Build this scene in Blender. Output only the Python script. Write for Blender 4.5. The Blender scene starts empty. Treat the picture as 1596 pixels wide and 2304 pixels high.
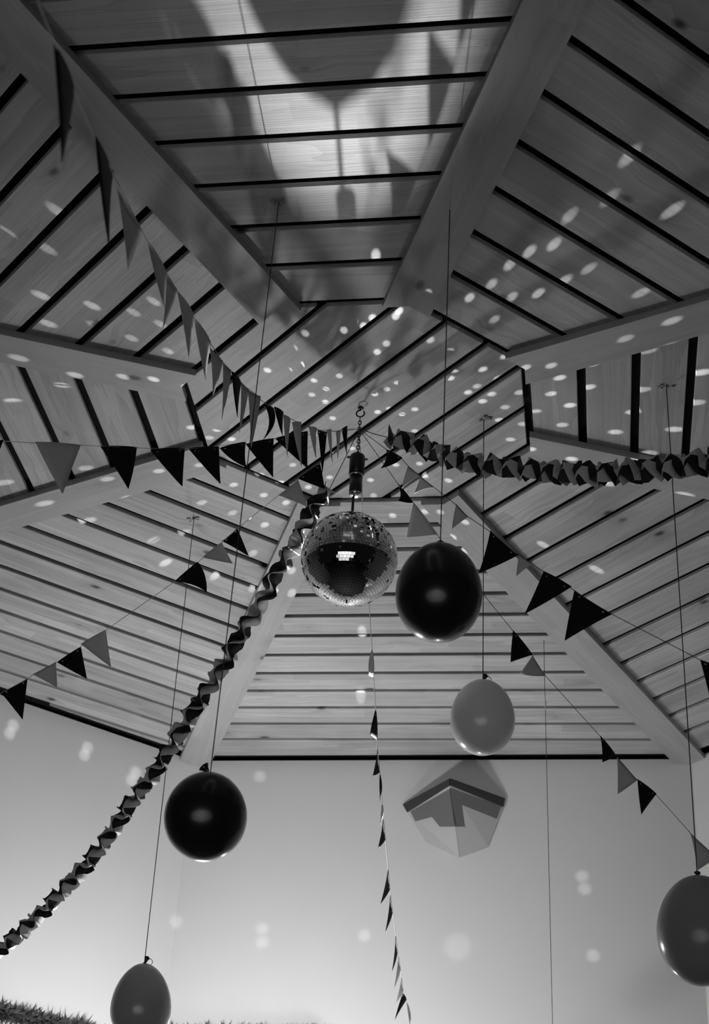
import bpy, bmesh, math, random
from mathutils import Vector, Matrix

random.seed(7)
rnd = random.Random(11)
scene = bpy.context.scene
col = scene.collection
H = 5.846                      # ceiling height above the floor (m)

# ------------------------------------------------------------------ camera
CAM = Vector((0.94237, -5.77328, 1.62))
FW = Vector((-0.13687364, 0.83486872, 0.53316022))
RT = Vector((0.99031519, 0.12796807, 0.05385157))
UP = Vector((0.02326849, -0.53536753, 0.84429864))
FPX = 3645.17                  # focal length for the 1596 x 2304 frame
cam_data = bpy.data.cameras.new('camera')
cam = bpy.data.objects.new('camera', cam_data)
col.objects.link(cam)
cam.matrix_world = Matrix(((RT.x, UP.x, -FW.x, CAM.x), (RT.y, UP.y, -FW.y, CAM.y),
                           (RT.z, UP.z, -FW.z, CAM.z), (0, 0, 0, 1)))
cam_data.sensor_fit = 'VERTICAL'
cam_data.sensor_height = 36.0
cam_data.sensor_width = 36.0 * 1596 / 2304
cam_data.lens = FPX * 36.0 / 2304
cam_data.clip_start = 0.05
cam_data.dof.use_dof = True
cam_data.dof.focus_distance = 6.7
cam_data.dof.aperture_fstop = 5.0
scene.camera = cam

# ------------------------------------------------------------------ world, exposure
world = bpy.data.worlds.new('world')
scene.world = world
world.use_nodes = True
bg = world.node_tree.nodes['Background']
bg.inputs[0].default_value = (1, 1, 1, 1)
bg.inputs[1].default_value = 0.004
scene.view_settings.view_transform = 'Standard'
scene.view_settings.look = 'None'
scene.view_settings.exposure = 0.0
scene.view_settings.gamma = 1.0
scene.view_settings.use_curve_mapping = False

# ------------------------------------------------------------------ lamps of the room and added fill lights
BALL_C = Vector((-0.012, -0.008, H - 0.778))
BALL_R = 0.2025
KEY = Vector((-0.305, 3.60, H - 1.70))


def lamp(name, kind, loc, power, target=None, radius=0.05, angle=60, blend=0.5):
    d = bpy.data.lights.new(name, kind)
    d.energy = power
    d.shadow_soft_size = radius
    o = bpy.data.objects.new(name, d)
    o.location = loc
    if kind == 'SPOT':
        d.spot_size = math.radians(angle)
        d.spot_blend = blend
    if target is not None:
        o.rotation_euler = (Vector(target) - Vector(loc)).to_track_quat('-Z', 'Y').to_euler()
    col.objects.link(o)
    return o


# narrow beam aimed at the mirror ball (from the lamp bar on the far wall, below the frame)
lamp('ball_spotlight', 'SPOT', KEY, 3500, BALL_C + Vector((0.0, 0, -0.06)), 0.026, 12.6, 0.6)
# floods below the frame: wash the far walls and the ceiling
lamp('main_flood', 'POINT', (-1.05, 2.25, H - 2.22), 100, None, 0.10)
lamp('wall_flood', 'POINT', (0.10, 3.05, H - 2.95), 24, None, 0.08)
lamp('wall_fill_spot', 'SPOT', (0.0, 1.0, 0.9), 150, (-0.1, 3.8, 4.9), 0.12, 50, 1.0)  # unseen spot added to brighten the far wall evenly
# unseen area light behind the lens, added to fill the front faces
_a = lamp('front_fill_light', 'AREA', (0.2, -7.6, 1.8), 14, (0.2, 1.0, 3.4))
_a.data.shape = 'ELLIPSE'
_a.data.size = 7.0
_a.data.size_y = 3.4
_a.data.spread = math.radians(70)

# ------------------------------------------------------------------ helpers


def at(px, py, depth):
    """Point of the room seen in the photograph at px, py, `depth` metres in front of the lens."""
    return CAM + (FW + RT * ((px - 798) / FPX) - UP * ((py - 1152) / FPX)) * depth


def ray(px, py):
    return FW + RT * ((px - 798) / FPX) - UP * ((py - 1152) / FPX)


def on_plane(px, py, pt, n):
    d = ray(px, py)
    return CAM + d * ((Vector(pt) - CAM).dot(n) / d.dot(n))


def on_ceiling(px, py, z=H):
    return on_plane(px, py, Vector((0, 0, z)), Vector((0, 0, 1)))


def tag(o, label=None, cat=None, group=None, kind=None):
    if label: o['label'] = label
    if cat: o['category'] = cat
    if group: o['group'] = group
    if kind: o['kind'] = kind
    return o


def thing(name, label, cat, loc=(0, 0, 0), group=None):
    o = bpy.data.objects.new(name, None)
    o.empty_display_size = 0.05
    o.location = loc
    col.objects.link(o)
    return tag(o, label, cat, group)


def root_loc(parent):
    v = Vector((0, 0, 0))
    while parent is not None:
        v += Vector(parent.location)
        parent = parent.parent
    return v


def obj(name, verts, faces, mat, parent=None, smooth=False, origin=None):
    """verts in world coordinates; origin = world place of the object's own origin"""
    base = root_loc(parent)
    org = Vector(origin) if origin is not None else (sum((Vector(v) for v in verts), Vector()) / max(1, len(verts)))
    me = bpy.data.meshes.new(name)
    me.from_pydata([tuple(Vector(v) - org) for v in verts], [], faces)
    if smooth:
        me.polygons.foreach_set('use_smooth', [True] * len(me.polygons))
    mats = mat if isinstance(mat, (list, tuple)) else [mat]
    for m in mats:
        me.materials.append(m)
    me.update()
    o = bpy.data.objects.new(name, me)
    o.location = org - base
    if parent is not None:
        o.parent = parent
    col.objects.link(o)
    return o


class MB:
    def __init__(self):
        self.v, self.f = [], []

    def add(self, vs, fs):
        k = len(self.v)
        self.v += [Vector(x) for x in vs]
        self.f += [tuple(i + k for i in f) for f in fs]
        return self

    def tube(self, pts, r, n=6, closed=False):
        pts = [Vector(p) for p in pts]
        rs = r if isinstance(r, (list, tuple)) else [r] * len(pts)
        vs, fs = [], []
        up = None
        m = len(pts)
        for i, p in enumerate(pts):
            if closed:
                t = pts[(i + 1) % m] - pts[i - 1]
            else:
                t = pts[min(i + 1, m - 1)] - pts[max(i - 1, 0)]
            t.normalize()
            if up is None:
                up = t.orthogonal().normalized()
            up = (up - t * up.dot(t))
            up = up.normalized() if up.length > 1e-6 else t.orthogonal().normalized()
            w = t.cross(up)
            for k in range(n):
                a = 2 * math.pi * k / n
                vs.append(p + (up * math.cos(a) + w * math.sin(a)) * rs[i])
        last = m if closed else m - 1
        for i in range(last):
            for k in range(n):
                a, b = i * n + k, i * n + (k + 1) % n
                c, d = ((i + 1) % m) * n + (k + 1) % n, ((i + 1) % m) * n + k
                fs.append((a, b, c, d))
        if not closed:
            fs.append(tuple(range(n - 1, -1, -1)))
            fs.append(tuple((m - 1) * n + k for k in range(n)))
        return self.add(vs, fs)

    def lathe(self, base, prof, n=32, axis=Vector((0, 0, 1))):
        """prof: list of (radius, height along axis)"""
        axis = Vector(axis).normalized()
        x = axis.orthogonal().normalized()
        y = axis.cross(x)
        vs, fs = [], []
        for (r, h) in prof:
            for k in range(n):
                a = 2 * math.pi * k / n
                vs.append(Vector(base) + axis * h + (x * math.cos(a) + y * math.sin(a)) * r)
        for i in range(len(prof) - 1):
            for k in range(n):
                fs.append((i * n + k, i * n + (k + 1) % n, (i + 1) * n + (k + 1) % n, (i + 1) * n + k))
        fs.append(tuple(range(n - 1, -1, -1)))
        fs.append(tuple((len(prof) - 1) * n + k for k in range(n)))
        return self.add(vs, fs)

    def build(self, name, mat, parent=None, smooth=False, origin=None):
        return obj(name, self.v, self.f, mat, parent, smooth, origin)


# ------------------------------------------------------------------ materials


def grey(v):
    return (v, v, v, 1)


def mat(name, v, rough=0.6, spec=0.4, metal=0.0, coat=0.0, noise=0.0, nscale=30.0, trans=0.0, bump=0.0):
    m = bpy.data.materials.new(name)
    m.use_nodes = True
    nt = m.node_tree
    b = nt.nodes['Principled BSDF']
    b.inputs['Base Color'].default_value = grey(v)
    b.inputs['Roughness'].default_value = rough
    b.inputs['Specular IOR Level'].default_value = spec
    b.inputs['Metallic'].default_value = metal
    b.inputs['Coat Weight'].default_value = coat
    b.inputs['Coat Roughness'].default_value = 0.04
    if noise or bump:
        tc = nt.nodes.new('ShaderNodeTexCoord')
        nz = nt.nodes.new('ShaderNodeTexNoise')
        nz.inputs['Scale'].default_value = nscale
        nz.inputs['Detail'].default_value = 5
        nt.links.new(tc.outputs['Object'], nz.inputs['Vector'])
        if noise:
            mr = nt.nodes.new('ShaderNodeMapRange')
            mr.inputs[3].default_value = v * (1 - noise)
            mr.inputs[4].default_value = v * (1 + noise)
            nt.links.new(nz.outputs[0], mr.inputs[0])
            nt.links.new(mr.outputs[0], b.inputs['Base Color'])
        if bump:
            bp = nt.nodes.new('ShaderNodeBump')
            bp.inputs['Strength'].default_value = bump
            bp.inputs['Distance'].default_value = 0.004
            nt.links.new(nz.outputs[0], bp.inputs['Height'])
            nt.links.new(bp.outputs[0], b.inputs['Normal'])
    if trans:
        out = nt.nodes['Material Output']
        tr = nt.nodes.new('ShaderNodeBsdfTranslucent')
        tr.inputs[0].default_value = grey(v)
        mx = nt.nodes.new('ShaderNodeMixShader')
        mx.inputs[0].default_value = trans
        nt.links.new(b.outputs[0], mx.inputs[1])
        nt.links.new(tr.outputs[0], mx.inputs[2])
        nt.links.new(mx.outputs[0], out.inputs[0])
    return m


def wood_material(name, tone, contrast=1.0):
    m = bpy.data.materials.new(name)
    m.use_nodes = True
    nt = m.node_tree
    N, L = nt.nodes, nt.links
    b = N['Principled BSDF']
    b.inputs['Roughness'].default_value = 0.46
    b.inputs['Specular IOR Level'].default_value = 0.45

    def math_(op, a=None, c=None, clamp=False):
        n = N.new('ShaderNodeMath')
        n.operation = op
        n.use_clamp = clamp
        for i, q in enumerate((a, c)):
            if q is None:
                continue
            if isinstance(q, (int, float)):
                n.inputs[i].default_value = q
            else:
                L.new(q, n.inputs[i])
        return n.outputs[0]

    def rng(x, a, c, d, e):
        n = N.new('ShaderNodeMapRange')
        L.new(x, n.inputs[0])
        for i, q in enumerate((a, c, d, e)):
            n.inputs[i + 1].default_value = q
        return n.outputs[0]
    tc = N.new('ShaderNodeTexCoord')
    oi = N.new('ShaderNodeObjectInfo')
    off = N.new('ShaderNodeVectorMath'); off.operation = 'SCALE'
    off.inputs[0].default_value = (13.1, 7.7, 3.3)
    L.new(oi.outputs['Random'], off.inputs['Scale'])
    add = N.new('ShaderNodeVectorMath'); add.operation = 'ADD'
    L.new(tc.outputs['Object'], add.inputs[0]); L.new(off.outputs[0], add.inputs[1])
    # knots
    ks = N.new('ShaderNodeVectorMath'); ks.operation = 'MULTIPLY'
    ks.inputs[1].default_value = (3.2, 5.6, 0.0)
    L.new(add.outputs[0], ks.inputs[0])
    vo = N.new('ShaderNodeTexVoronoi'); vo.inputs['Scale'].default_value = 1.0
    vo.inputs['Randomness'].default_value = 1.0
    L.new(ks.outputs[0], vo.inputs['Vector'])
    knot = rng(vo.outputs['Distance'], 0.05, 0.135, 1.0, 0.0)
    sel = N.new('ShaderNodeSeparateColor'); L.new(vo.outputs['Color'], sel.inputs[0])
    keep = math_('GREATER_THAN', sel.outputs[0], 0.36)
    knot = math_('MULTIPLY', knot, keep)
    halo = math_('MULTIPLY', rng(vo.outputs['Distance'], 0.05, 0.40, 1.0, 0.0), keep)
    # grain: long along x, tight across y, bent round the knots
    gs = N.new('ShaderNodeVectorMath'); gs.operation = 'MULTIPLY'
    gs.inputs[1].default_value = (0.5, 9.0, 4.0)
    L.new(add.outputs[0], gs.inputs[0])
    hx = N.new('ShaderNodeCombineXYZ'); L.new(math_('MULTIPLY', halo, 0.40), hx.inputs[1])
    ga = N.new('ShaderNodeVectorMath'); ga.operation = 'ADD'
    L.new(gs.outputs[0], ga.inputs[0]); L.new(hx.outputs[0], ga.inputs[1])
    n1 = N.new('ShaderNodeTexNoise'); n1.inputs['Scale'].default_value = 1.0
    n1.inputs['Detail'].default_value = 3; n1.inputs['Distortion'].default_value = 0.35
    L.new(ga.outputs[0], n1.inputs['Vector'])
    rings = math_('FRACT', math_('MULTIPLY', n1.outputs[0], 6.0))
    rings = rng(rings, 0.0, 1.0, 1.08, 0.84)
    fs_ = N.new('ShaderNodeVectorMath'); fs_.operation = 'MULTIPLY'
    fs_.inputs[1].default_value = (3.0, 160.0, 10.0)
    L.new(add.outputs[0], fs_.inputs[0])
    n2 = N.new('ShaderNodeTexNoise'); n2.inputs['Scale'].default_value = 1.0; n2.inputs['Detail'].default_value = 4
    L.new(fs_.outputs[0], n2.inputs['Vector'])
    fine = rng(n2.outputs[0], 0.25, 0.75, 0.94, 1.06)
    # glued lamellae: 2-3 strips across, each a little different
    sp = N.new('ShaderNodeSeparateXYZ'); L.new(add.outputs[0], sp.inputs[0])
    ly = math_('FLOOR', math_('DIVIDE', sp.outputs[1], 0.088))
    wn0 = N.new('ShaderNodeTexWhiteNoise'); wn0.noise_dimensions = '1D'; L.new(ly, wn0.inputs['W'])
    lx = math_('FLOOR', math_('ADD', math_('DIVIDE', sp.outputs[0], 1.15), math_('MULTIPLY', wn0.outputs[0], 5.0)))
    cb = N.new('ShaderNodeCombineXYZ'); L.new(lx, cb.inputs[0]); L.new(ly, cb.inputs[1])
    wn = N.new('ShaderNodeTexWhiteNoise'); wn.noise_dimensions = '2D'; L.new(cb.outputs[0], wn.inputs['Vector'])
    lam = rng(wn.outputs[0], 0.0, 1.0, 0.84, 1.10)
    brd = rng(oi.outputs['Random'], 0.0, 1.0, 0.92, 1.08)
    cl = N.new('ShaderNodeTexNoise'); cl.inputs['Scale'].default_value = 2.5; cl.inputs['Detail'].default_value = 3
    L.new(add.outputs[0], cl.inputs['Vector'])
    cloud = rng(cl.outputs[0], 0.3, 0.7, 0.90, 1.08)
    v = math_('MULTIPLY', math_('MULTIPLY', rings, fine), math_('MULTIPLY', lam, math_('MULTIPLY', brd, cloud)))
    v = math_('POWER', v, contrast)
    v = math_('MULTIPLY', v, math_('SUBTRACT', 1.0, math_('ADD', math_('MULTIPLY', knot, 0.75), math_('MULTIPLY', halo, 0.18))))
    v = math_('MULTIPLY', v, tone)
    L.new(v, b.inputs['Base Color'])
    bp = N.new('ShaderNodeBump'); bp.inputs['Strength'].default_value = 0.25; bp.inputs['Distance'].default_value = 0.002
    L.new(n2.outputs[0], bp.inputs['Height']); L.new(bp.outputs[0], b.inputs['Normal'])
    return m


M_PINE = wood_material('pine_boards', 0.43)
M_COVER = wood_material('pine_cover_boards', 0.40, 0.5)
M_BACK = mat('dark_felt_backing', 0.012, 0.95, 0.1, noise=0.2, nscale=200)
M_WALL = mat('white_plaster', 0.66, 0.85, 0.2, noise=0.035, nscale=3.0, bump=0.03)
M_SIDEWALL = mat('dark_unseen_wall', 0.10, 0.7, 0.2, noise=0.1, nscale=5)  # unseen side walls, darkened to cut bounce onto the ceiling
M_FLOOR = mat('grey_floor', 0.05, 0.5, 0.3, noise=0.25, nscale=4)
M_BLACKFLAG = mat('black_card', 0.008, 0.7, 0.12, noise=0.15, nscale=60)
M_GREYFLAG = mat('grey_card', 0.58, 0.6, 0.3, noise=0.05, nscale=80, trans=0.12)
M_STRING = mat('dark_twine', 0.05, 0.8, 0.2, noise=0.3, nscale=300)
M_CORD = mat('pale_cord', 0.55, 0.7, 0.3, noise=0.1, nscale=300)
M_STRIPB = mat('black_crepe', 0.016, 0.6, 0.25, noise=0.2, nscale=90)
M_STRIPG = mat('grey_crepe', 0.62, 0.6, 0.3, noise=0.08, nscale=90, trans=0.18)
M_LATEXB = mat('black_latex', 0.012, 0.24, 0.4, coat=0.18, noise=0.15, nscale=8)
M_LATEXG = mat('grey_latex', 0.36, 0.24, 0.5, coat=0.25, noise=0.04, nscale=8, trans=0.1)
M_LATEXL = mat('light_latex', 0.80, 0.22, 0.5, coat=0.3, noise=0.04, nscale=8, trans=0.15)
M_LATEXD = mat('smoky_latex', 0.33, 0.22, 0.5, coat=0.3, noise=0.04, nscale=8, trans=0.5)
M_MIRROR = mat('mirror_glass', 0.80, 0.02, 0.5, metal=1.0, noise=0.08, nscale=70)
M_CORE = mat('black_ball_core', 0.012, 0.7, 0.2, noise=0.1)
M_MOTOR = mat('black_enamel', 0.012, 0.3, 0.5, noise=0.1)
M_CHROME = mat('chrome', 0.75, 0.12, 0.5, metal=1.0, noise=0.05)
M_IRON = mat('dark_iron', 0.05, 0.45, 0.5, metal=0.7, noise=0.2, nscale=80)
M_TAPE = mat('crumpled_tape', 0.3, 0.25, 0.6, coat=0.4, noise=0.7, nscale=120)
M_SCONCE = mat('white_lamp_plaster', 0.45, 0.8, 0.2, noise=0.03, nscale=5)
M_SCRIM = mat('dark_lamp_rim', 0.04, 0.6, 0.3, noise=0.1, nscale=8)
M_SCSHADOW = mat('lamp_shadow_tone', 0.14, 0.7, 0.25, noise=0.04, nscale=6)  # shadow tone painted on the wall lamp's faces
M_SHADOWFRINGE = mat('dark_shadow_fringe', 0.10, 0.5, 0.4, noise=0.4, nscale=40)  # tone of the fringes that replace wall shadow

# ------------------------------------------------------------------ plan of the octagon
V = {1: (-.265, -.736), 2: (-.761, -.258), 3: (-.772, .309), 4: (-.304, .734), 5: (.304, .742),
     6: (.734, .311), 7: (.732, -.297), 8: (.285, -.738)}
V = {k: Vector((a, b, 0)) for k, (a, b) in V.items()}
RO = 4.14
ANG = {4: 112.6, 5: 67.1, 6: 22.6, 7: -22.0, 8: -67.6, 1: -112.0, 2: -157.6, 3: 157.6}
O = {k: Vector((RO * math.cos(math.radians(a)), RO * math.sin(math.radians(a)), 0)) for k, a in ANG.items()}
EDGES = [(8, 1), (1, 2), (2, 3), (3, 4), (4, 5), (5, 6), (6, 7), (7, 8)]


def clip(poly, p, n):
    """keep the part of a convex polygon with (q-p).n >= 0"""
    out = []
    for i in range(len(poly)):
        a, b = poly[i], poly[(i + 1) % len(poly)]
        da, db = (a - p).dot(n), (b - p).dot(n)
        if da >= 0:
            out.append(a)
        if (da >= 0) != (db >= 0):
            out.append(a + (b - a) * (da / (da - db)))
    return out


def board(name, poly, z0, z1, m, parent, axis, bev=0.003):
    """flat board cut to a convex outline, chamfered round its lower face; local x runs along `axis`"""
    c = sum(poly, Vector()) / len(poly)
    n = len(poly)
    inner = []
    for i in range(n):
        a, b, d = poly[i - 1], poly[i], poly[(i + 1) % n]
        e1, e2 = (b - a).normalized(), (d - b).normalized()
        n1, n2 = Vector((-e1.y, e1.x, 0)), Vector((-e2.y, e2.x, 0))
        if n1.dot(c - b) < 0: n1 = -n1
        if n2.dot(c - b) < 0: n2 = -n2
        s = n1 + n2
        k = 2 * bev / max(0.3, s.length_squared) if s.length_squared > 1e-6 else 0
        inner.append(b + s * k)
    ang = math.atan2(axis.y, axis.x)
    rot = Matrix.Rotation(-ang, 3, 'Z')
    vs = [rot @ (Vector((q.x, q.y, z1)) - Vector((c.x, c.y, z0))) for q in poly]
    vs += [rot @ (Vector((q.x, q.y, z0 + bev)) - Vector((c.x, c.y, z0))) for q in poly]
    vs += [rot @ (Vector((q.x, q.y, z0)) - Vector((c.x, c.y, z0))) for q in inner]
    fs = [tuple(range(n)), tuple(range(3 * n - 1, 2 * n - 1, -1))]
    for i in range(n):
        j = (i + 1) % n
        fs.append((i, n + i, n + j, j))
        fs.append((n + i, 2 * n + i, 2 * n + j, n + j))
    me = bpy.data.meshes.new(name)
    me.from_pydata([tuple(v) for v in vs], [], fs)
    me.materials.append(m)
    bm = bmesh.new(); bm.from_mesh(me); bmesh.ops.recalc_face_normals(bm, faces=bm.faces); bm.to_mesh(me); bm.free()
    o = bpy.data.objects.new(name, me)
    o.location = Vector((c.x, c.y, z0)) - root_loc(parent)
    o.rotation_euler = (0, 0, ang)
    o.parent = parent
    col.objects.link(o)
    return o


# ------------------------------------------------------------------ large structure
def slab(name, poly, z0, z1, m):
    n = len(poly)
    vs = [(q[0], q[1], z0) for q in poly] + [(q[0], q[1], z1) for q in poly]
    fs = [tuple(range(n - 1, -1, -1)), tuple(range(n, 2 * n))]
    fs += [(i, (i + 1) % n, n + (i + 1) % n, n + i) for i in range(n)]
    o = obj(name, vs, fs, m, origin=(0, 0, z0))
    return tag(o, kind='structure')


order = [1, 2, 3, 4, 5, 6, 7, 8]
big = [O[k] * 1.03 for k in (1, 8, 7, 6, 5, 4, 3, 2)]
ceiling = slab('ceiling', big, H + 0.034, H + 0.16, M_BACK)
floor = slab('floor', [(-6, -9), (6, -9), (6, 6), (-6, 6)], -0.12, 0.0, M_FLOOR)


def wall(name, i, j, m=None):
    a, b = O[i], O[j]
    t = (b - a).normalized()
    n = Vector((t.y, -t.x, 0))
    if n.dot(a + b) < 0: n = -n
    th = 0.2
    q = [a, b, b + n * th + t * 0.08, a + n * th - t * 0.08]
    vs = [(p.x, p.y, 0) for p in q] + [(p.x, p.y, H - 0.002) for p in q]
    fs = [(3, 2, 1, 0), (4, 5, 6, 7), (0, 1, 5, 4), (1, 2, 6, 5), (2, 3, 7, 6), (3, 0, 4, 7)]
    return tag(obj(name, vs, fs, m or M_WALL), kind='structure')


wall_back = wall('wall_back', 4, 5)
wall('wall_back_left', 3, 4)
wall('wall_back_right', 5, 6)
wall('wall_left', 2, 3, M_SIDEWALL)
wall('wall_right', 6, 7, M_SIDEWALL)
FAR_P = O[4].copy(); _t = (O[5] - O[4]).normalized(); FAR_N = Vector((_t.y, -_t.x, 0))
LEFT_P = O[3].copy(); _t = (O[4] - O[3]).normalized(); LEFT_N = Vector((_t.y, -_t.x, 0))

# ceiling boards: eight trapezoid fields round a flat octagon, gaps between boards
PITCH, GAP, TH = 0.2305, 0.037, 0.020
for (i, j) in EDGES:
    a, b = V[i], V[j]
    t = (b - a).normalized()
    n = Vector((t.y, -t.x, 0))
    if n.dot(a + b) < 0: n = -n
    a2, b2 = O[i], O[j]
    field = [a, b, b2, a2]
    wt = (b2 - a2).normalized(); wn = Vector((wt.y, -wt.x, 0))
    if wn.dot(a2 + b2) < 0: wn = -wn
    field = clip(field, a2 - wn * 0.075, -wn)
    depth = max((q - a).dot(n) for q in field)
    k = 0
    while True:
        d0 = k * PITCH + GAP / 2 + (0.006 if k else 0)
        d1 = min((k + 1) * PITCH + 0.006 - GAP / 2, depth)
        if d0 > depth - 0.05:
            break
        if depth - d1 < 0.06:
            d1 = depth
        p = clip(clip(field, a + n * d0, n), a + n * d1, -n)
        # stop at the hip lines, hidden below the cover boards
        board('plank', p, H, H + TH, M_PINE, ceiling, t)
        if d1 >= depth:
            break
        k += 1
# flat octagon in the middle, boards run diagonally
inner = [V[k] for k in (1, 8, 7, 6, 5, 4, 3, 2)]
for (i, j) in EDGES:
    a, b = V[i], V[j]
    t = (b - a).normalized(); n = Vector((t.y, -t.x, 0))
    if n.dot(a + b) < 0: n = -n
    inner = clip(inner, a - n * 0.016, -n)
dg = Vector((1, 1, 0)).normalized(); ax = Vector((1, -1, 0)).normalized()
cuts = [-2, -0.563, -0.338, -0.117, 0.103, 0.310, 0.530, 2]
for c0, c1 in zip(cuts[:-1], cuts[1:]):
    p = clip(clip(inner, dg * (c0 + 0.015), dg), dg * (c1 - 0.015), -dg)
    board('plank', p, H, H + TH, M_PINE, ceiling, ax)
# cover boards over the eight hips, notched round the octagon corners
for k in order:
    d = (O[k] - V[k]).normalized()
    s = Vector((-d.y, d.x, 0))
    prev = [e for e in EDGES if k in e]
    pts = []
    for sg in (1, -1):
        best = None
        for e in prev:
            oth = V[e[0] if e[1] == k else e[1]]
            ed = (oth - V[k]).normalized()
            if ed.dot(s) * sg > 0:
                best = V[k] + ed * (0.1 / abs(ed.dot(s)))
        pts.append(best)
    R_ = 4.10 if k not in (4, 5) else 4.12
    end = d * 0 + O[k] * (R_ / RO)
    tl = (O[k] - V[k]).length
    p = [V[k], pts[0], V[k] + d * (tl - 0.005 - 0.045) + s * 0.1, V[k] + d * (tl - 0.004), V[k] + d * (tl - 0.05) - s * 0.1, pts[1]]
    # two convex halves make the notched board one mesh
    me_pts = p
    z0, z1 = H - 0.034, H - 0.0004
    n_ = 6
    cen = sum(me_pts, Vector()) / 6
    ang = math.atan2(d.y, d.x); rot = Matrix.Rotation(-ang, 3, 'Z')
    lo = [rot @ (Vector((q.x, q.y, z0)) - Vector((cen.x, cen.y, z0))) for q in me_pts]
    hi = [rot @ (Vector((q.x, q.y, z1)) - Vector((cen.x, cen.y, z0))) for q in me_pts]
    fs = [(0, 1, 2, 3), (0, 3, 4, 5), (9, 8, 7, 6), (11, 10, 9, 6)]
    fs += [(i, i + 6, (i + 1) % 6 + 6, (i + 1) % 6) for i in range(6)]
    me = bpy.data.meshes.new('cover_board')
    me.from_pydata([tuple(v) for v in lo + hi], [], fs)
    me.materials.append(M_COVER)
    bm = bmesh.new(); bm.from_mesh(me); bmesh.ops.recalc_face_normals(bm, faces=bm.faces); bm.to_mesh(me); bm.free()
    o = bpy.data.objects.new('cover_board', me)
    o.location = Vector((cen.x, cen.y, z0)) - root_loc(ceiling)
    o.rotation_euler = (0, 0, ang)
    o.parent = ceiling
    col.objects.link(o)

# ------------------------------------------------------------------ mirror ball, its motor and chain
ball = thing('mirror_ball', 'large mirrored disco ball hanging below the black motor', 'disco ball', BALL_C)
bm = bmesh.new()
bmesh.ops.create_uvsphere(bm, u_segments=64, v_segments=40, radius=BALL_R - 0.004)
me = bpy.data.meshes.new('core'); bm.to_mesh(me); bm.free()
me.polygons.foreach_set('use_smooth', [True] * len(me.polygons))
me.materials.append(M_CORE)
core = bpy.data.objects.new('core', me); core.parent = ball; col.objects.link(core)
tiles = MB()
rows = 50
for ri in range(rows):
    th = math.pi * (ri + 0.5) / rows
    cnt = max(6, int(2 * math.pi * BALL_R * math.sin(th) / 0.0142))
    ph0 = rnd.random()
    hh = math.pi * BALL_R / rows / 2 * 0.92
    rowtilt = rnd.gauss(0, 0.006)
    for k in range(cnt):
        ph = 2 * math.pi * (k + ph0) / cnt
        nrm = Vector((math.sin(th) * math.cos(ph), math.sin(th) * math.sin(ph), math.cos(th)))
        tu = Vector((-math.sin(ph), math.cos(ph), 0))
        tv = nrm.cross(tu)
        hw = math.pi * BALL_R * math.sin(th) / cnt * 0.92
        n2 = (nrm + tu * rnd.gauss(0, 0.015) + tv * (rowtilt + rnd.gauss(0, 0.015))).normalized()
        tu2 = (tu - n2 * tu.dot(n2)).normalized(); tv2 = n2.cross(tu2)
        c = BALL_C + nrm * BALL_R
        q = [c + tu2 * (sx * hw) + tv2 * (sy * hh) for sx, sy in ((-1, -1), (1, -1), (1, 1), (-1, 1))]
        w = [p - nrm * 0.005 for p in q]
        tiles.add(q + w, [(0, 1, 2, 3), (0, 4, 5, 1), (1, 5, 6, 2), (2, 6, 7, 3), (3, 7, 4, 0)])
tag(tiles.build('mirror_tiles', M_MIRROR, ball, origin=BALL_C), kind='stuff')
top = BALL_C + Vector((0, 0, BALL_R))
MB().lathe(top, [(0.030, -0.006), (0.030, 0.004), (0.012, 0.008), (0.006, 0.012), (0.006, 0.112)], 20).build('rod', M_IRON, ball, True)
MB().lathe(BALL_C - Vector((0, 0, BALL_R + 0.012)), [(0.002, 0), (0.003, 0.006), (0.006, 0.014)], 10).build('bottom_pin', M_IRON, ball)

zt = H - 0.256
mx, my = -0.004, -0.012
motor = thing('ball_motor', 'black cylindrical motor hanging on the chain above the disco ball', 'motor', (mx, my, zt))
MB().lathe((mx, my, zt - 0.100), [(0.030, 0), (0.0335, 0.003), (0.0335, 0.090), (0.031, 0.097), (0.020, 0.100)], 32).build('upper_housing', M_MOTOR, motor, True)
MB().lathe((mx, my, zt - 0.112), [(0.0295, 0), (0.0300, 0.006), (0.0295, 0.012)], 32).build('steel_band', M_CHROME, motor, True)
MB().lathe((mx, my, zt - 0.196), [(0.0255, 0), (0.0275, 0.003), (0.0275, 0.084)], 32).build('lower_housing', M_MOTOR, motor, True)
MB().lathe((mx, my, zt - 0.212), [(0.008, 0), (0.022, 0.003), (0.0285, 0.010), (0.027, 0.016)], 32).build('chrome_cap', M_CHROME, motor, True)
for sx in (-1, 1):
    b0 = Vector((mx, my, zt - 0.008 - (0.012 if sx > 0 else 0)))
    MB().tube([b0 + RT * (sx * 0.028), b0 + RT * (sx * 0.046)], 0.005, 8).build('screw_lug', M_MOTOR, motor)
MB().tube([Vector((mx, my, zt - 0.002)), Vector((mx, my, zt + 0.006))], 0.008, 10).build('top_eye', M_IRON, motor)


def link_verts(c, long_axis, side, hl, hw, wr):
    pts = []
    for k in range(14):
        a = 2 * math.pi * k / 14
        pts.append(c + long_axis * (hl * math.cos(a)) + side * (hw * math.sin(a)))
    return MB().tube(pts, wr, 6, True)


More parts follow.
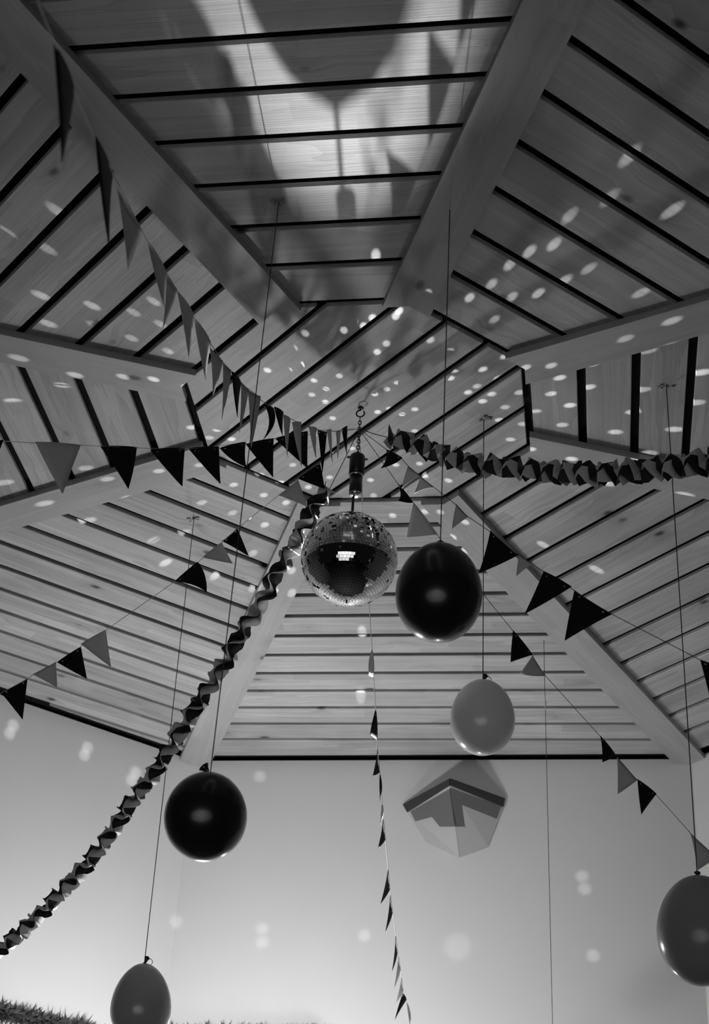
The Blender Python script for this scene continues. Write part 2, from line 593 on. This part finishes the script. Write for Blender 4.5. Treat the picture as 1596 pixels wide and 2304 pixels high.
chain = thing('hanging_chain', 'short link chain from the ceiling hook down to the black motor', 'chain', (mx, my, zt))
zc = zt + 0.010
k = 0
tilt = Vector((-0.012, 0, 1)).normalized()
while zc < H - 0.062:
    s = RT if k % 2 == 0 else RT.cross(Vector((0, 0, 1))).normalized()
    link_verts(Vector((mx, my, zc)), Vector((0, 0, 1)), Vector((s.x, s.y, 0)).normalized(), 0.0115, 0.0065, 0.0022).build('chain_link', M_IRON, chain, True)
    zc += 0.0165
    k += 1
hook = thing('ceiling_hook', 'steel eye hook screwed into the ceiling above the chain', 'hook', (mx, my, H))
pts = [Vector((mx, my, H + 0.006)), Vector((mx, my, H - 0.012))]
for a in range(0, 330, 22):
    r_ = math.radians(a - 90 + 180)
    pts.append(Vector((mx, my, H - 0.030)) + RT * (0.018 * math.cos(r_)) + Vector((0, 0, 0.018 * math.sin(r_))))
MB().tube(pts, 0.0035, 8).build('eye', M_IRON, hook, True)
MB().lathe((mx, my, H - 0.006), [(0.010, 0), (0.014, 0.003), (0.014, 0.0055)], 16).build('plate', M_IRON, hook)
GATHER = Vector((-0.004, -0.012, H - 0.112))

# added spot lamps at the ball draw the specks its tiles would reflect
SPECKS = [(93, 665), (108, 728), (208, 688), (301, 703), (346, 678), (213, 731), (296, 761), (361, 729), (378, 790), (10, 783),
          (143, 823), (256, 827), (327, 833), (140, 867), (358, 885), (33, 903), (376, 907), (175, 925), (298, 926), (80, 963),
          (216, 973), (318, 976), (431, 962), (404, 851), (459, 932), (501, 913), (489, 967), (471, 985), (521, 988), (594, 896),
          (622, 795), (579, 793), (602, 833), (649, 832), (682, 820), (707, 856), (764, 846), (702, 888), (734, 875), (654, 896),
          (684, 915), (732, 904), (774, 743), (797, 723), (687, 750), (662, 783), (749, 941), (707, 928), (792, 1009), (659, 1046),
          (742, 1074), (586, 1069), (632, 1086), (694, 1096), (526, 1091), (594, 1114), (644, 1131), (454, 1131), (524, 1154),
          (596, 1181), (436, 1036), (341, 1050), (221, 1069), (268, 1114), (75, 1126), (8, 1086), (193, 1053), (200, 1171),
          (839, 716), (819, 734), (849, 792), (870, 773), (891, 711), (898, 699), (969, 765), (1013, 790), (1024, 833), (995, 822),
          (1014, 851), (929, 845), (894, 862), (871, 876), (844, 887), (850, 927), (876, 920), (905, 932), (934, 921), (934, 970),
          (1054, 883), (1074, 869), (1087, 903), (1107, 887), (1137, 916), (1169, 883), (1177, 954), (1124, 945), (1149, 989),
          (1087, 831), (1137, 802), (1101, 778), (1122, 851), (1107, 639), (1057, 670), (1152, 668), (1212, 660), (1280, 714),
          (1225, 719), (1149, 736), (1113, 719), (969, 628), (1272, 630), (1352, 667), (1443, 659), (1325, 605), (1200, 804),
          (1260, 800), (1435, 736), (1545, 694), (1260, 850), (1240, 886), (1283, 912), (1266, 956), (1207, 926), (1212, 998),
          (1326, 871), (1460, 789), (1543, 753), (1335, 818), (1445, 877), (1425, 927), (1385, 972), (1307, 1021), (1463, 1019),
          (1518, 966), (1565, 906), (1580, 838), (1570, 1105), (834, 1080), (841, 1115), (884, 1160), (891, 1046), (944, 1043),
          (956, 1071), (1009, 1081), (999, 1146), (956, 1151), (1057, 1170), (1370, 1089), (1282, 486), (1513, 474), (1192, 566),
          (1247, 550), (1420, 575), (1372, 446), (1417, 351), (1147, 596), (1558, 571), (846, 575), (128, 474), (105, 559),
          (10, 521), (346, 1215), (373, 1266), (484, 1296), (571, 1323), (652, 1335), (569, 1245), (652, 1283), (416, 1198),
          (1342, 1281), (1222, 1225), (1046, 1238), (1027, 1205), (815, 1420), (812, 1565)]
WALLSPECKS = [('L', 30, 1632), ('L', 22, 1650), ('L', 197, 1682), ('L', 190, 1699), ('L', 305, 1738), ('L', 296, 1756), ('F', 585, 1747),
              ('F', 1310, 1972), ('F', 1316, 2000), ('F', 1335, 2150), ('F', 590, 2090), ('F', 395, 2075), ('F', 590, 2120), ('F', 820, 2105)]


def speck(T, soft, power_k, ang_k=1.06, edge=0.9):
    d = (T - BALL_C)
    dist = d.length
    half = ((KEY - BALL_C).normalized() + d.normalized())
    nrm = half.normalized()
    p = BALL_C + nrm * (BALL_R + 0.006)
    d2 = (T - p)
    size = (0.011 + 0.0085 * dist) * ang_k
    ang = 2 * math.degrees(math.atan(size / d2.length))
    cosi = max(0.25, abs(d2.normalized().z)) if soft else 1.0
    lamp('glint_spot', 'SPOT', p, power_k * d2.length_squared / cosi, T, 0.0015, max(1.0, ang), edge)


for (x, y) in SPECKS:
    T = on_ceiling(x, y)
    far = min(1.0, 0.95 / max(0.7, (T - BALL_C).length)) ** 0.6
    speck(T, True, (30 if y < 800 else 52) * far * rnd.uniform(0.65, 1.15))
for (wl, x, y) in WALLSPECKS:
    T = on_plane(x, y, FAR_P if wl == 'F' else LEFT_P, FAR_N if wl == 'F' else LEFT_N)
    speck(T, False, 12 if wl == 'L' else 8, 1.15, 1.0)
speck(on_plane(1030, 2130, FAR_P, FAR_N), False, 5, 2.4, 0.9)

# ------------------------------------------------------------------ bunting garlands


def interp(tab, x, y):
    """depth along a garland from control points (px, py, depth)"""
    best = None
    for (x0, y0, d0), (x1, y1, d1) in zip(tab[:-1], tab[1:]):
        L2 = (x1 - x0) ** 2 + (y1 - y0) ** 2
        t = max(0, min(1, ((x - x0) * (x1 - x0) + (y - y0) * (y1 - y0)) / L2))
        e = math.hypot(x - x0 - t * (x1 - x0), y - y0 - t * (y1 - y0))
        if best is None or e < best[0]:
            best = (e, d0 + t * (d1 - d0))
    return best[1]


def make_flag(parent, A, B, Tp, m, bend, stitches=True, curl=0.012):
    mid = (A + B) / 2
    n = 7
    nrm = (B - A).cross(Tp - mid)
    nrm = nrm.normalized() if nrm.length > 1e-9 else Vector((0, 1, 0))
    verts, idx = [], {}
    sgn = rnd.choice((-1, 1))
    for i in range(n + 1):
        v = i / n
        cols = n - i
        for k in range(cols + 1):
            u = 0.5 if cols == 0 else k / cols
            p = A.lerp(B, u).lerp(Tp, v)
            p = p + bend * (4 * v * (1 - v)) + nrm * (sgn * curl * (4 * u * (1 - u) * (1 - v) * 0.5 + v * v))
            idx[(i, k)] = len(verts)
            verts.append(p)
    faces = []
    for i in range(n):
        for k in range(n - i):
            faces.append((idx[(i, k)], idx[(i, k + 1)], idx[(i + 1, k)]))
            if k < n - i - 1:
                faces.append((idx[(i, k + 1)], idx[(i + 1, k + 1)], idx[(i + 1, k)]))
    fl = obj('flag', verts, faces, m, parent, True)
    so = fl.modifiers.new('thickness', 'SOLIDIFY'); so.thickness = 0.0016; so.offset = 0
    if stitches:
        for u in (0.16, 0.84):
            s = MB()
            c = A.lerp(B, u).lerp(Tp, 0.07)
            tc = (CAM - c).normalized() * 0.003
            e1 = (B - A).normalized()
            s.tube([c + tc - e1 * 0.004, c + tc * 1.3, c + tc + e1 * 0.004], [0.0012, 0.0028, 0.0012], 6)
            s.build('stitch', M_CORD, fl)
    return fl


def bunting(label, depth_tab, flags, extra, cordmat, group=None, r=0.0014):
    first = at(extra[0][0], extra[0][1], extra[0][2]) if extra else GATHER
    root = thing('bunting_garland', label, 'bunting', first, group)
    pts = []
    for e in extra:
        pts.append((e[3] if len(e) > 3 else 0, at(e[0], e[1], e[2])))
    for i, fdef in enumerate(flags):
        (a, b, t, c) = fdef[:4]
        bend = fdef[4] if len(fdef) > 4 else (0, 0)
        dA, dB = interp(depth_tab, *a), interp(depth_tab, *b)
        A, B = at(a[0], a[1], dA), at(b[0], b[1], dB)
        mid = (A + B) / 2
        d = ray(*t)
        h = Vector((d.x, d.y, 0))
        q = Vector((mid.x - CAM.x, mid.y - CAM.y, 0))
        s = q.dot(h) / h.dot(h)
        Tp = CAM + d * s
        dm = (dA + dB) / 2
        bv = (RT * bend[0] - UP * bend[1]) * (dm / FPX)
        make_flag(root, A, B, Tp, M_BLACKFLAG if c == 'k' else M_GREYFLAG, bv)
        pts.append((i + 0.3, A.lerp(B, 0.1).lerp(Tp, 0.02)))
        pts.append((i + 0.6, A.lerp(B, 0.9).lerp(Tp, 0.02)))
    pts.sort(key=lambda q: q[0])
    MB().tube([p for _, p in pts], r, 6).build('string', cordmat, root, True)
    return root


# 1: long one running overhead from the chain towards the upper left corner
D1 = [(808, 965, 7.13), (690, 962, 6.95), (600, 905, 6.75), (540, 860, 6.5), (465, 770, 6.05), (400, 655, 5.5), (345, 545, 4.9),
      (270, 420, 4.1), (215, 306, 3.5), (121, 96, 2.8), (60, -60, 2.4)]
F1 = [((769, 966), (782, 958), (779, 1027), 'k'), ((756, 970), (767, 969), (763, 1033), 'g'), ((736, 968), (746, 966), (746, 1048), 'g'),
      ((715, 965), (736, 971), (729, 1065), 'k'), ((695, 960), (713, 963), (708, 1035), 'g'), ((657, 950), (678, 950), (676, 1057), 'g'),
      ((638, 933), (654, 943), (642, 1029), 'g'), ((617, 915), (638, 928), (631, 983), 'k'), ((594, 908), (616, 919), (587, 991), 'k', (14, 0)),
      ((558, 876), (587, 892), (571, 1007), 'g'), ((543, 861), (560, 876), (545, 972), 'g'), ((522, 835), (543, 861), (528, 940), 'k'),
      ((502, 816), (521, 833), (506, 945), 'g'), ((473, 781), (502, 812), (486, 890), 'g'), ((437, 714), (475, 771), (456, 856), 'g'),
      ((399, 654), (436, 708), (417, 804), 'g', (3, 0)), ((375, 617), (399, 650), (375, 738), 'g'), ((332, 541), (376, 617), (361, 692), 'g'),
      ((263, 420), (318, 513), (298, 606), 'g'), ((215, 306), (253, 398), (234, 559), 'k'), ((121, 96), (168, 203), (124, 366), 'k', (5, 0))]
bunting('bunting of slim grey pennants running overhead from the chain to the upper left corner', D1, F1,
        [(808, 965, 7.13, -1), (60, -60, 2.4, 99)], M_CORD)

# 2: level one going to the left edge
D2 = [(808, 965, 7.13), (690, 985, 7.0), (553, 995, 6.85), (420, 1008, 6.7), (226, 1004, 6.45), (0, 990, 6.1)]
F2 = [((619, 986), (693, 970), (690, 1057), 'k'), ((553, 999), (616, 986), (613, 1078), 'k'), ((494, 1008), (553, 994), (553, 1055), 'k', (-2, 3)),
      ((424, 1009), (493, 1005), (494, 1093), 'k'), ((338, 1012), (416, 1008), (408, 1099), 'k'), ((226, 1004), (308, 1006), (286, 1104), 'k', (3, 0)),
      ((79, 994), (182, 1001), (137, 1115), 'g'), ((-75, 985), (8, 990), (-35, 1100), 'k')]
bunting('bunting of six black flags and one grey stretched level to the left edge', D2, F2,
        [(808, 965, 7.13, -1), (-140, 985, 5.9, 99)], M_CORD)

# 3: drooping to the lower left edge
D3 = [(808, 965, 7.13), (721, 1043, 7.1), (626, 1114, 7.05), (500, 1216, 6.95), (238, 1417, 6.75), (2, 1558, 6.55), (-80, 1600, 6.5)]
F3 = [((721, 1043), (671, 1077), (732, 1103), 'k'), ((671, 1079), (626, 1114), (692, 1138), 'g'), ((534, 1188), (500, 1217), (560, 1249), 'k'),
      ((499, 1220), (456, 1254), (524, 1271), 'g'), ((445, 1264), (393, 1308), (466, 1336), 'k', (6, -5)), ((238, 1417), (182, 1449), (250, 1504), 'g'),
      ((182, 1455), (128, 1490), (196, 1530), 'k'), ((126, 1489), (73, 1517), (129, 1545), 'g'), ((62, 1526), (2, 1558), (51, 1617), 'k'),
      ((-6, 1562), (-60, 1590), (-14, 1655), 'k')]
bunting('bunting of paired black and grey flags sagging to the lower left edge', D3, F3,
        [(808, 965, 7.13, -1), (-110, 1612, 6.45, 99)], M_CORD)

# 6: right, upper of the two
D6 = [(808, 965, 7.13), (840, 987, 7.06), (862, 1005, 6.95), (876, 1015, 6.83), (901, 1034, 6.78), (931, 1061, 6.74), (950, 1075, 6.65),
      (1027, 1134, 6.45), (1104, 1193, 6.25), (1224, 1285, 6.0), (1378, 1381, 5.75), (1576, 1484, 5.42), (1680, 1530, 5.3)]
F6 = [((870, 1011), (906, 1030), (860, 1058), 'k', (4, 1)), ((919, 1048), (945, 1069), (902, 1094), 'g'), ((945, 1071), (980, 1098), (931, 1105), 'g', (4, -4)),
      ((1027, 1134), (1054, 1163), (1015, 1186), 'g'), ((1104, 1193), (1166, 1249), (1076, 1285), 'k', (2, 2)), ((1169, 1248), (1199, 1268), (1160, 1292), 'g'),
      ((1224, 1285), (1287, 1320), (1183, 1386), 'k'), ((1293, 1328), (1378, 1381), (1269, 1437), 'k'), ((1576, 1484), (1650, 1515), (1600, 1572), 'k')]
bunting('bunting of large black flags slanting past the black balloon to the right edge', D6, F6,
        [(808, 965, 7.13, -1), (1700, 1540, 5.28, 99)], M_STRING)

# 7: right, lower of the two, passes behind the black balloon
D7 = [(808, 965, 7.13), (894, 1086, 7.12), (985, 1203, 7.14), (1090, 1338, 7.2), (1200, 1474, 7.3), (1387, 1700, 7.5), (1554, 1874, 7.65), (1660, 1975, 7.7)]
F7 = [((894, 1086), (930, 1130), (894, 1128), 'k', (7, 3)), ((931, 1130), (985, 1203), (913, 1210), 'g'), ((1155, 1418), (1199, 1473), (1146, 1490), 'k'),
      ((1199, 1475), (1228, 1521), (1172, 1518), 'g', (-2, 2)), ((1351, 1655), (1387, 1700), (1352, 1715), 'k', (3, 0)), ((1389, 1702), (1435, 1755), (1394, 1787), 'g'),
      ((1435, 1753), (1478, 1786), (1440, 1833), 'k'), ((1554, 1874), (1614, 1929), (1574, 1957), 'g')]
bunting('bunting with wide gaps passing behind the black balloon to the lower right', D7, F7,
        [(808, 965, 7.13, -1), (1087, 1335, 7.2, 1.9), (1100, 1352, 7.22, 1.95), (1680, 1990, 7.7, 99)], M_STRING)

# 8: straight away from the lens to the far wall
D8 = [(808, 965, 7.13), (815, 1100, 7.12), (838, 1459, 7.5), (850, 1695, 7.87), (860, 1830, 8.0), (872, 1960, 8.18), (895, 2143, 8.45), (925, 2300, 8.7), (940, 2400, 8.85)]
F8 = [((838, 1459), (841, 1524), (826, 1516), 'g', (-3, 0)), ((846, 1594), (849, 1665), (829, 1650), 'k'), ((850, 1684), (855, 1738), (844, 1748), 'k'),
      ((855, 1739), (859, 1786), (851, 1805), 'k'), ((860, 1807), (862, 1836), (852, 1857), 'g'), ((863, 1841), (868, 1889), (856, 1910), 'k'),
      ((874, 1954), (878, 2001), (862, 2034), 'k'), ((879, 2012), (884, 2054), (873, 2096), 'k'), ((891, 2103), (895, 2143), (888, 2185), 'k'),
      ((897, 2148), (902, 2182), (891, 2227), 'g'), ((904, 2198), (908, 2232), (895, 2258), 'g'), ((907, 2234), (915, 2250), (885, 2293), 'k'),
      ((915, 2253), (925, 2292), (919, 2312), 'g')]
b8 = bunting('bunting seen end on, dropping below the disco ball to the far wall', D8, F8,
             [(808, 965, 7.13, -1), (815, 1100, 7.12, -.5), (816, 1150, 7.17, -.4), (940, 2400, 8.85, 99)], M_CORD, r=0.0022)

# ------------------------------------------------------------------ folded paper streamers


def resample(pts, step):
    out = [pts[0]]
    need = step
    for a, b in zip(pts[:-1], pts[1:]):
        seg = (b - a).length
        pos = 0.0
        while seg - pos >= need:
            pos += need
            out.append(a.lerp(b, pos / seg))
            need = step
        need -= seg - pos
    return out


def catmull(P, n=12):
    out = []
    for i in range(len(P) - 1):
        p0, p1, p2, p3 = P[max(0, i - 1)], P[i], P[i + 1], P[min(len(P) - 1, i + 2)]
        for k in range(n):
            t = k / n
            out.append(0.5 * ((2 * p1) + (p2 - p0) * t + (2 * p0 - 5 * p1 + 4 * p2 - p3) * t * t + (3 * p1 - p0 - 3 * p2 + p3) * t ** 3))
    out.append(P[-1])
    return out


def streamer(label, ctrl, w, step, twist, lead):
    P = [at(*c) for c in ctrl]
    line = resample(catmull(P), step / 2)
    root = thing('paper_streamer', label, 'streamer', line[0])
    m = len(line)
    frames = []
    up = None
    for i in range(m):
        t = (line[min(i + 1, m - 1)] - line[max(0, i - 1)]).normalized()
        if up is None:
            up = t.orthogonal().normalized()
        up = (up - t * up.dot(t)).normalized()
        frames.append((t, up.copy(), t.cross(up)))
    st = {0: MB(), 1: MB()}
    n = lead                                   # samples per half fold
    tot = (m - 1) * n
    ang = 0.4
    jit = [rnd.uniform(0.85, 1.15) for _ in range(m + 1)]
    rows = {0: [], 1: []}
    for q in range(tot + 1):
        i, fr = min(q // n, m - 2), (q - min(q // n, m - 2) * n) / n
        c0 = line[i].lerp(line[i + 1], fr)
        x = frames[i][1].lerp(frames[i + 1][1], fr).normalized()
        y = frames[i][2].lerp(frames[i + 1][2], fr).normalized()
        ang += twist * jit[i] / n
        X = x * math.cos(ang) + y * math.sin(ang)
        Y = y * math.cos(ang) - x * math.sin(ang)
        for sidx in (0, 1):
            A_, B_ = (X, Y) if sidx == 0 else (Y, X)
            ph = math.pi * (q / n) / 2 + (0 if sidx == 0 else math.pi / 2)
            tri = math.cos(ph)
            if n <= 3:                         # crisp folds
                u_ = (ph / math.pi) % 2.0
                tri = 1 - 2 * u_ if u_ < 1 else 2 * u_ - 3
            c = c0 + A_ * (tri * w * (0.5 if n <= 3 else 0.36))
            hw = w * 0.53 * jit[(i + sidx) % m]
            rows[sidx].append((c + B_ * hw, c - B_ * hw))
    for sidx in (0, 1):
        vs = [p for r_ in rows[sidx] for p in r_]
        st[sidx].add(vs, [(2 * k, 2 * k + 1, 2 * k + 3, 2 * k + 2) for k in range(len(rows[sidx]) - 1)])
    o1 = st[0].build('black_strip', M_STRIPB, root, lead > 3)
    o2 = st[1].build('grey_strip', M_STRIPG, root, lead > 3)
    for o in (o1, o2):
        so = o.modifiers.new('thickness', 'SOLIDIFY'); so.thickness = 0.0010; so.offset = 0
    MB().tube([GATHER, GATHER.lerp(P[0], 0.5) - Vector((0, 0, 0.004)), P[0]], 0.0018, 6).build('tie', M_STRING, root, True)
    return root


streamer('folded black and grey paper streamer stretched level to the right edge',
         [(872, 984, 7.03), (925, 995, 6.95), (985, 1018, 6.85), (1060, 1042, 6.7), (1150, 1052, 6.55), (1240, 1062, 6.4), (1330, 1065, 6.2),
          (1420, 1060, 6.05), (1510, 1050, 5.9), (1600, 1038, 5.75), (1680, 1025, 5.6)], 0.076, 0.046, 0.20, 2)
streamer('folded black and grey paper streamer sagging past the ball to the lower left',
         [(742, 1100, 7.11), (712, 1135, 7.06), (690, 1175, 7.04), (665, 1225, 7.00), (625, 1285, 7.00), (590, 1355, 7.0), (540, 1430, 7.0), (495, 1510, 7.03), (440, 1590, 7.06),
          (390, 1670, 7.13), (345, 1740, 7.2), (295, 1805, 7.3), (245, 1880, 7.4), (190, 1950, 7.5), (125, 2020, 7.6), (60, 2085, 7.7), (0, 2135, 7.8), (-60, 2175, 7.9)],
         0.068, 0.050, 0.24, 6)

# ------------------------------------------------------------------ balloons


def balloon(label, hook_px, c_px, depth, a, ratio, m, tilt_px=(0, 0), pinch=0.10, knot='ball', smat=None, tape=0.03, group=None):
    C_ = at(c_px[0], c_px[1], depth)
    top_ = on_ceiling(*hook_px) if hook_px[2:] == () else None
    up = Vector((0, 0, 1)) + RT * tilt_px[0] + Vector((0, 1, 0)) * tilt_px[1]
    up.normalize()
    b_ = a * ratio
    root = thing('balloon', label, 'balloon', C_, group)
    prof = []
    n = 36
    for i in range(n + 1):
        th = math.pi * i / n
        z = -math.cos(th) * b_
        r_ = math.sin(th) * a * (1 - pinch * (-math.cos(th)) * 1.0 - 0.0)
        if i == 0: r_ = 0.0004
        if i == n: r_ = 0.006
        prof.append((r_, z))
    MB().lathe(C_, prof, 48, up).build('skin', m, root, True, origin=C_)
    k0 = C_ + up * b_
    sd = RT
    if knot == 'ball':
        MB().lathe(k0, [(0.007, -0.004), (0.006, 0.006), (0.012, 0.010), (0.0125, 0.015), (0.008, 0.019), (0.003, 0.020)], 14, up).build('knot', M_LATEXB, root, True)
        MB().tube([k0 + sd * -0.004 + up * 0.004, k0 - sd * 0.02 + up * 0.002], 0.002, 6).build('string_end', M_STRING, root)
        kt = k0 + up * 0.018
    elif knot == 'lip':
        d2 = (up - sd * 0.9).normalized()
        MB().lathe(k0, [(0.005, -0.004), (0.004, 0.008), (0.010, 0.022), (0.018, 0.032), (0.013, 0.034)], 14, d2).build('knot', M_LATEXB, root, True)
        MB().tube([k0 + up * 0.006, k0 + sd * 0.03 - up * 0.002, k0 + sd * 0.06 - up * 0.016], 0.0015, 6).build('string_end', M_STRING, root)
        kt = k0 + up * 0.010
    else:
        d2 = (up + sd * 0.35).normalized()
        MB().lathe(k0, [(0.011, -0.006), (0.005, 0.008), (0.009, 0.020), (0.013, 0.028), (0.006, 0.034)], 14, d2).build('knot', M_LATEXB, root, True)
        lp = [k0 + up * 0.024 + sd * 0.008, k0 + up * 0.020 + sd * 0.026, k0 + up * 0.006 + sd * 0.034, k0 - up * 0.006 + sd * 0.024]
        MB().tube(catmull(lp, 5), 0.0014, 6).build('string_end', M_STRING, root, True)
        kt = k0 + up * 0.026
    MB().tube([kt, kt.lerp(top_, 0.5), top_], 0.0020, 6).build('string', smat or M_STRING, root, True)
    # crumpled tape that holds the string to the ceiling
    tp = MB()
    for q in range(5):
        c = top_ + Vector((rnd.uniform(-tape, tape), rnd.uniform(-tape, tape) * 0.5, -0.0005))
        vs = []
        for e in range(5):
            an = e * 1.2566 + rnd.random()
            vs.append(c + Vector((math.cos(an), math.sin(an), 0)) * rnd.uniform(0.006, 0.016) - Vector((0, 0, rnd.uniform(0.0, 0.010))))
        vs.append(c - Vector((0, 0, rnd.uniform(0.004, 0.014))))
        tp.add(vs, [(i, (i + 1) % 5, 5) for i in range(5)])
    tp.build('tape', M_TAPE, root)
    return root


balloon('large black balloon right of the disco ball', (1013, 458), (988, 1331), 5.17, 0.1385, 1.215, M_LATEXB, pinch=0.07)
balloon('black balloon hanging before the left end of the far wall', (628, 453), (463, 1836), 4.79, 0.1225, 1.08, M_LATEXB, pinch=0.03, knot='lip')
balloon('mid grey egg shaped balloon cut by the bottom edge', (437, 1165), (318, 2256), 6.78, 0.1255, 1.30, M_LATEXG, (-0.04, 0.0), 0.15, 'neck')
balloon('pale grey balloon hanging before the boards, below the black balloon', (1089, 942), (1086, 1613), 6.44, 0.1285, 1.22, M_LATEXL, pinch=0.07, knot='neck', smat=M_STRING)
balloon('smoky grey balloon cut by the right edge', (1500, 868), (1577, 2092), 5.68, 0.152, 1.27, M_LATEXD, pinch=0.06, knot='ball')

# thin cord of a balloon that hangs below the frame
s0 = on_ceiling(1224, 1440)
cord = thing('tag_pendant', 'small pale paper tag on a thin cord before the right half of the far wall', 'pendant', s0)
d_end = at(1245, 2360, (s0 - CAM).dot(FW) - 1.05)
MB().tube([s0 + Vector((0, 0, 0.004)), s0.lerp(d_end, 0.5), d_end], 0.0016, 6).build('string', M_STRING, cord, True)
q0, q1 = s0.lerp(d_end, 0.155), s0.lerp(d_end, 0.19)
MB().tube([q0, (q0 + q1) / 2 + RT * 0.002, q1], [0.002, 0.005, 0.002], 6).build('paper_tag', M_CORD, cord)

# ------------------------------------------------------------------ faceted wall lamp on the far wall
def far(px, py, off=0.0):
    return on_plane(px, py, FAR_P + FAR_N * (-off), FAR_N)


if FAR_N.dot(Vector((0, 1, 0))) < 0:
    FAR_N = -FAR_N
A0, B0 = far(908, 1810, 0.01), far(1136, 1797, 0.01)
F0 = far(1013, 1752, 0.20)
A1, B1 = far(918, 1828, 0.01), far(1132, 1816, 0.01)
F1_ = far(1013, 1768, 0.19)
bl, bm_, br = far(958, 1893, 0.005), far(1034, 1928, 0.01), far(1098, 1905, 0.005)
bm_f = far(1034, 1926, 0.05)
lampobj = thing('wall_lamp', 'faceted white wall lamp with dark rim on the far wall', 'lamp', far(1020, 1830, 0.0))


def inw(p, k=0.93):
    c = far(1022, 1815, 0.10)
    return c + (p - c) * k


def shell(name, quads, m, parent, th=0.008):
    mb = MB()
    for q in quads:
        mb.add(q, [tuple(range(len(q)))])
    o = mb.build(name, m, parent)
    so = o.modifiers.new('thickness', 'SOLIDIFY'); so.thickness = th; so.offset = 0
    return o


shell('rim', [[A0, F0, F1_, A1]], M_SCRIM, lampobj, 0.02)
shell('rim', [[F0, B0, B1, F1_]], M_SCRIM, lampobj, 0.02)
shell('body', [[A1, F1_, bm_f, bl], [F1_, B1, br, bm_f], [bl, bm_f, bm_], [bm_f, br, bm_]], M_SCONCE, lampobj)
# thin grey panels painting the jagged shadow on its two faces
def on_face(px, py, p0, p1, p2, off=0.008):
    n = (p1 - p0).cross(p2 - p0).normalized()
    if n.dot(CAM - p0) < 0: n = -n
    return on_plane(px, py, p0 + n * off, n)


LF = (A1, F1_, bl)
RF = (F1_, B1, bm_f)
shell('shadow_panel', [[on_face(x, y, *LF) for x, y in ((924, 1826), (1012, 1776), (1024, 1860), (990, 1860), (972, 1838), (935, 1848))]], M_SCSHADOW, lampobj, 0.003)
shell('shadow_panel', [[on_face(x, y, *RF) for x, y in ((1013, 1774), (1128, 1816), (1100, 1893), (1066, 1895), (1045, 1860), (1025, 1860))]], M_SCSHADOW, lampobj, 0.003)

# ------------------------------------------------------------------ dark fringes made up in place of blurred shadow on the walls
def shadow_fringe(label, pts, spread, n, m):
    root = thing('shadow_fringe_strand', label, 'shadow_fringe', pts[0])
    MB().tube(pts, 0.012, 6).build('cord', M_STRING, root, True)
    mb = MB()
    dense = resample(pts, (pts[-1] - pts[0]).length / n)
    d = (pts[-1] - pts[0]).normalized()
    for p in dense:
        for q in range(12):
            v = Vector((rnd.uniform(-1, 1), rnd.uniform(-1, 0.2), rnd.uniform(-1, 0.75)))
            v = (v + d * rnd.uniform(-0.2, 1.2)).normalized() * spread * rnd.uniform(0.5, 1.0)
            s = v.cross(Vector((rnd.random(), rnd.random(), rnd.random()))).normalized() * 0.011
            mb.add([p + s, p - s, p + v], [(0, 1, 2)])
    tag(mb.build('fringe', m, root), kind='stuff')
    return root


shadow_fringe('dark fringe standing in for a feathery shadow on the left wall in the bottom left corner',
       [on_plane(-60, 2262, LEFT_P + LEFT_N * 0.06, LEFT_N), on_plane(60, 2288, LEFT_P + LEFT_N * 0.06, LEFT_N), on_plane(225, 2325, LEFT_P + LEFT_N * 0.06, LEFT_N)], 0.11, 90, M_SHADOWFRINGE)
shadow_fringe('dark fringe standing in for a soft shadow on the far wall, cut by the bottom edge',
       [far(360, 2322, 0.05), far(520, 2318, 0.05), far(720, 2326, 0.05)], 0.075, 70, M_SHADOWFRINGE)
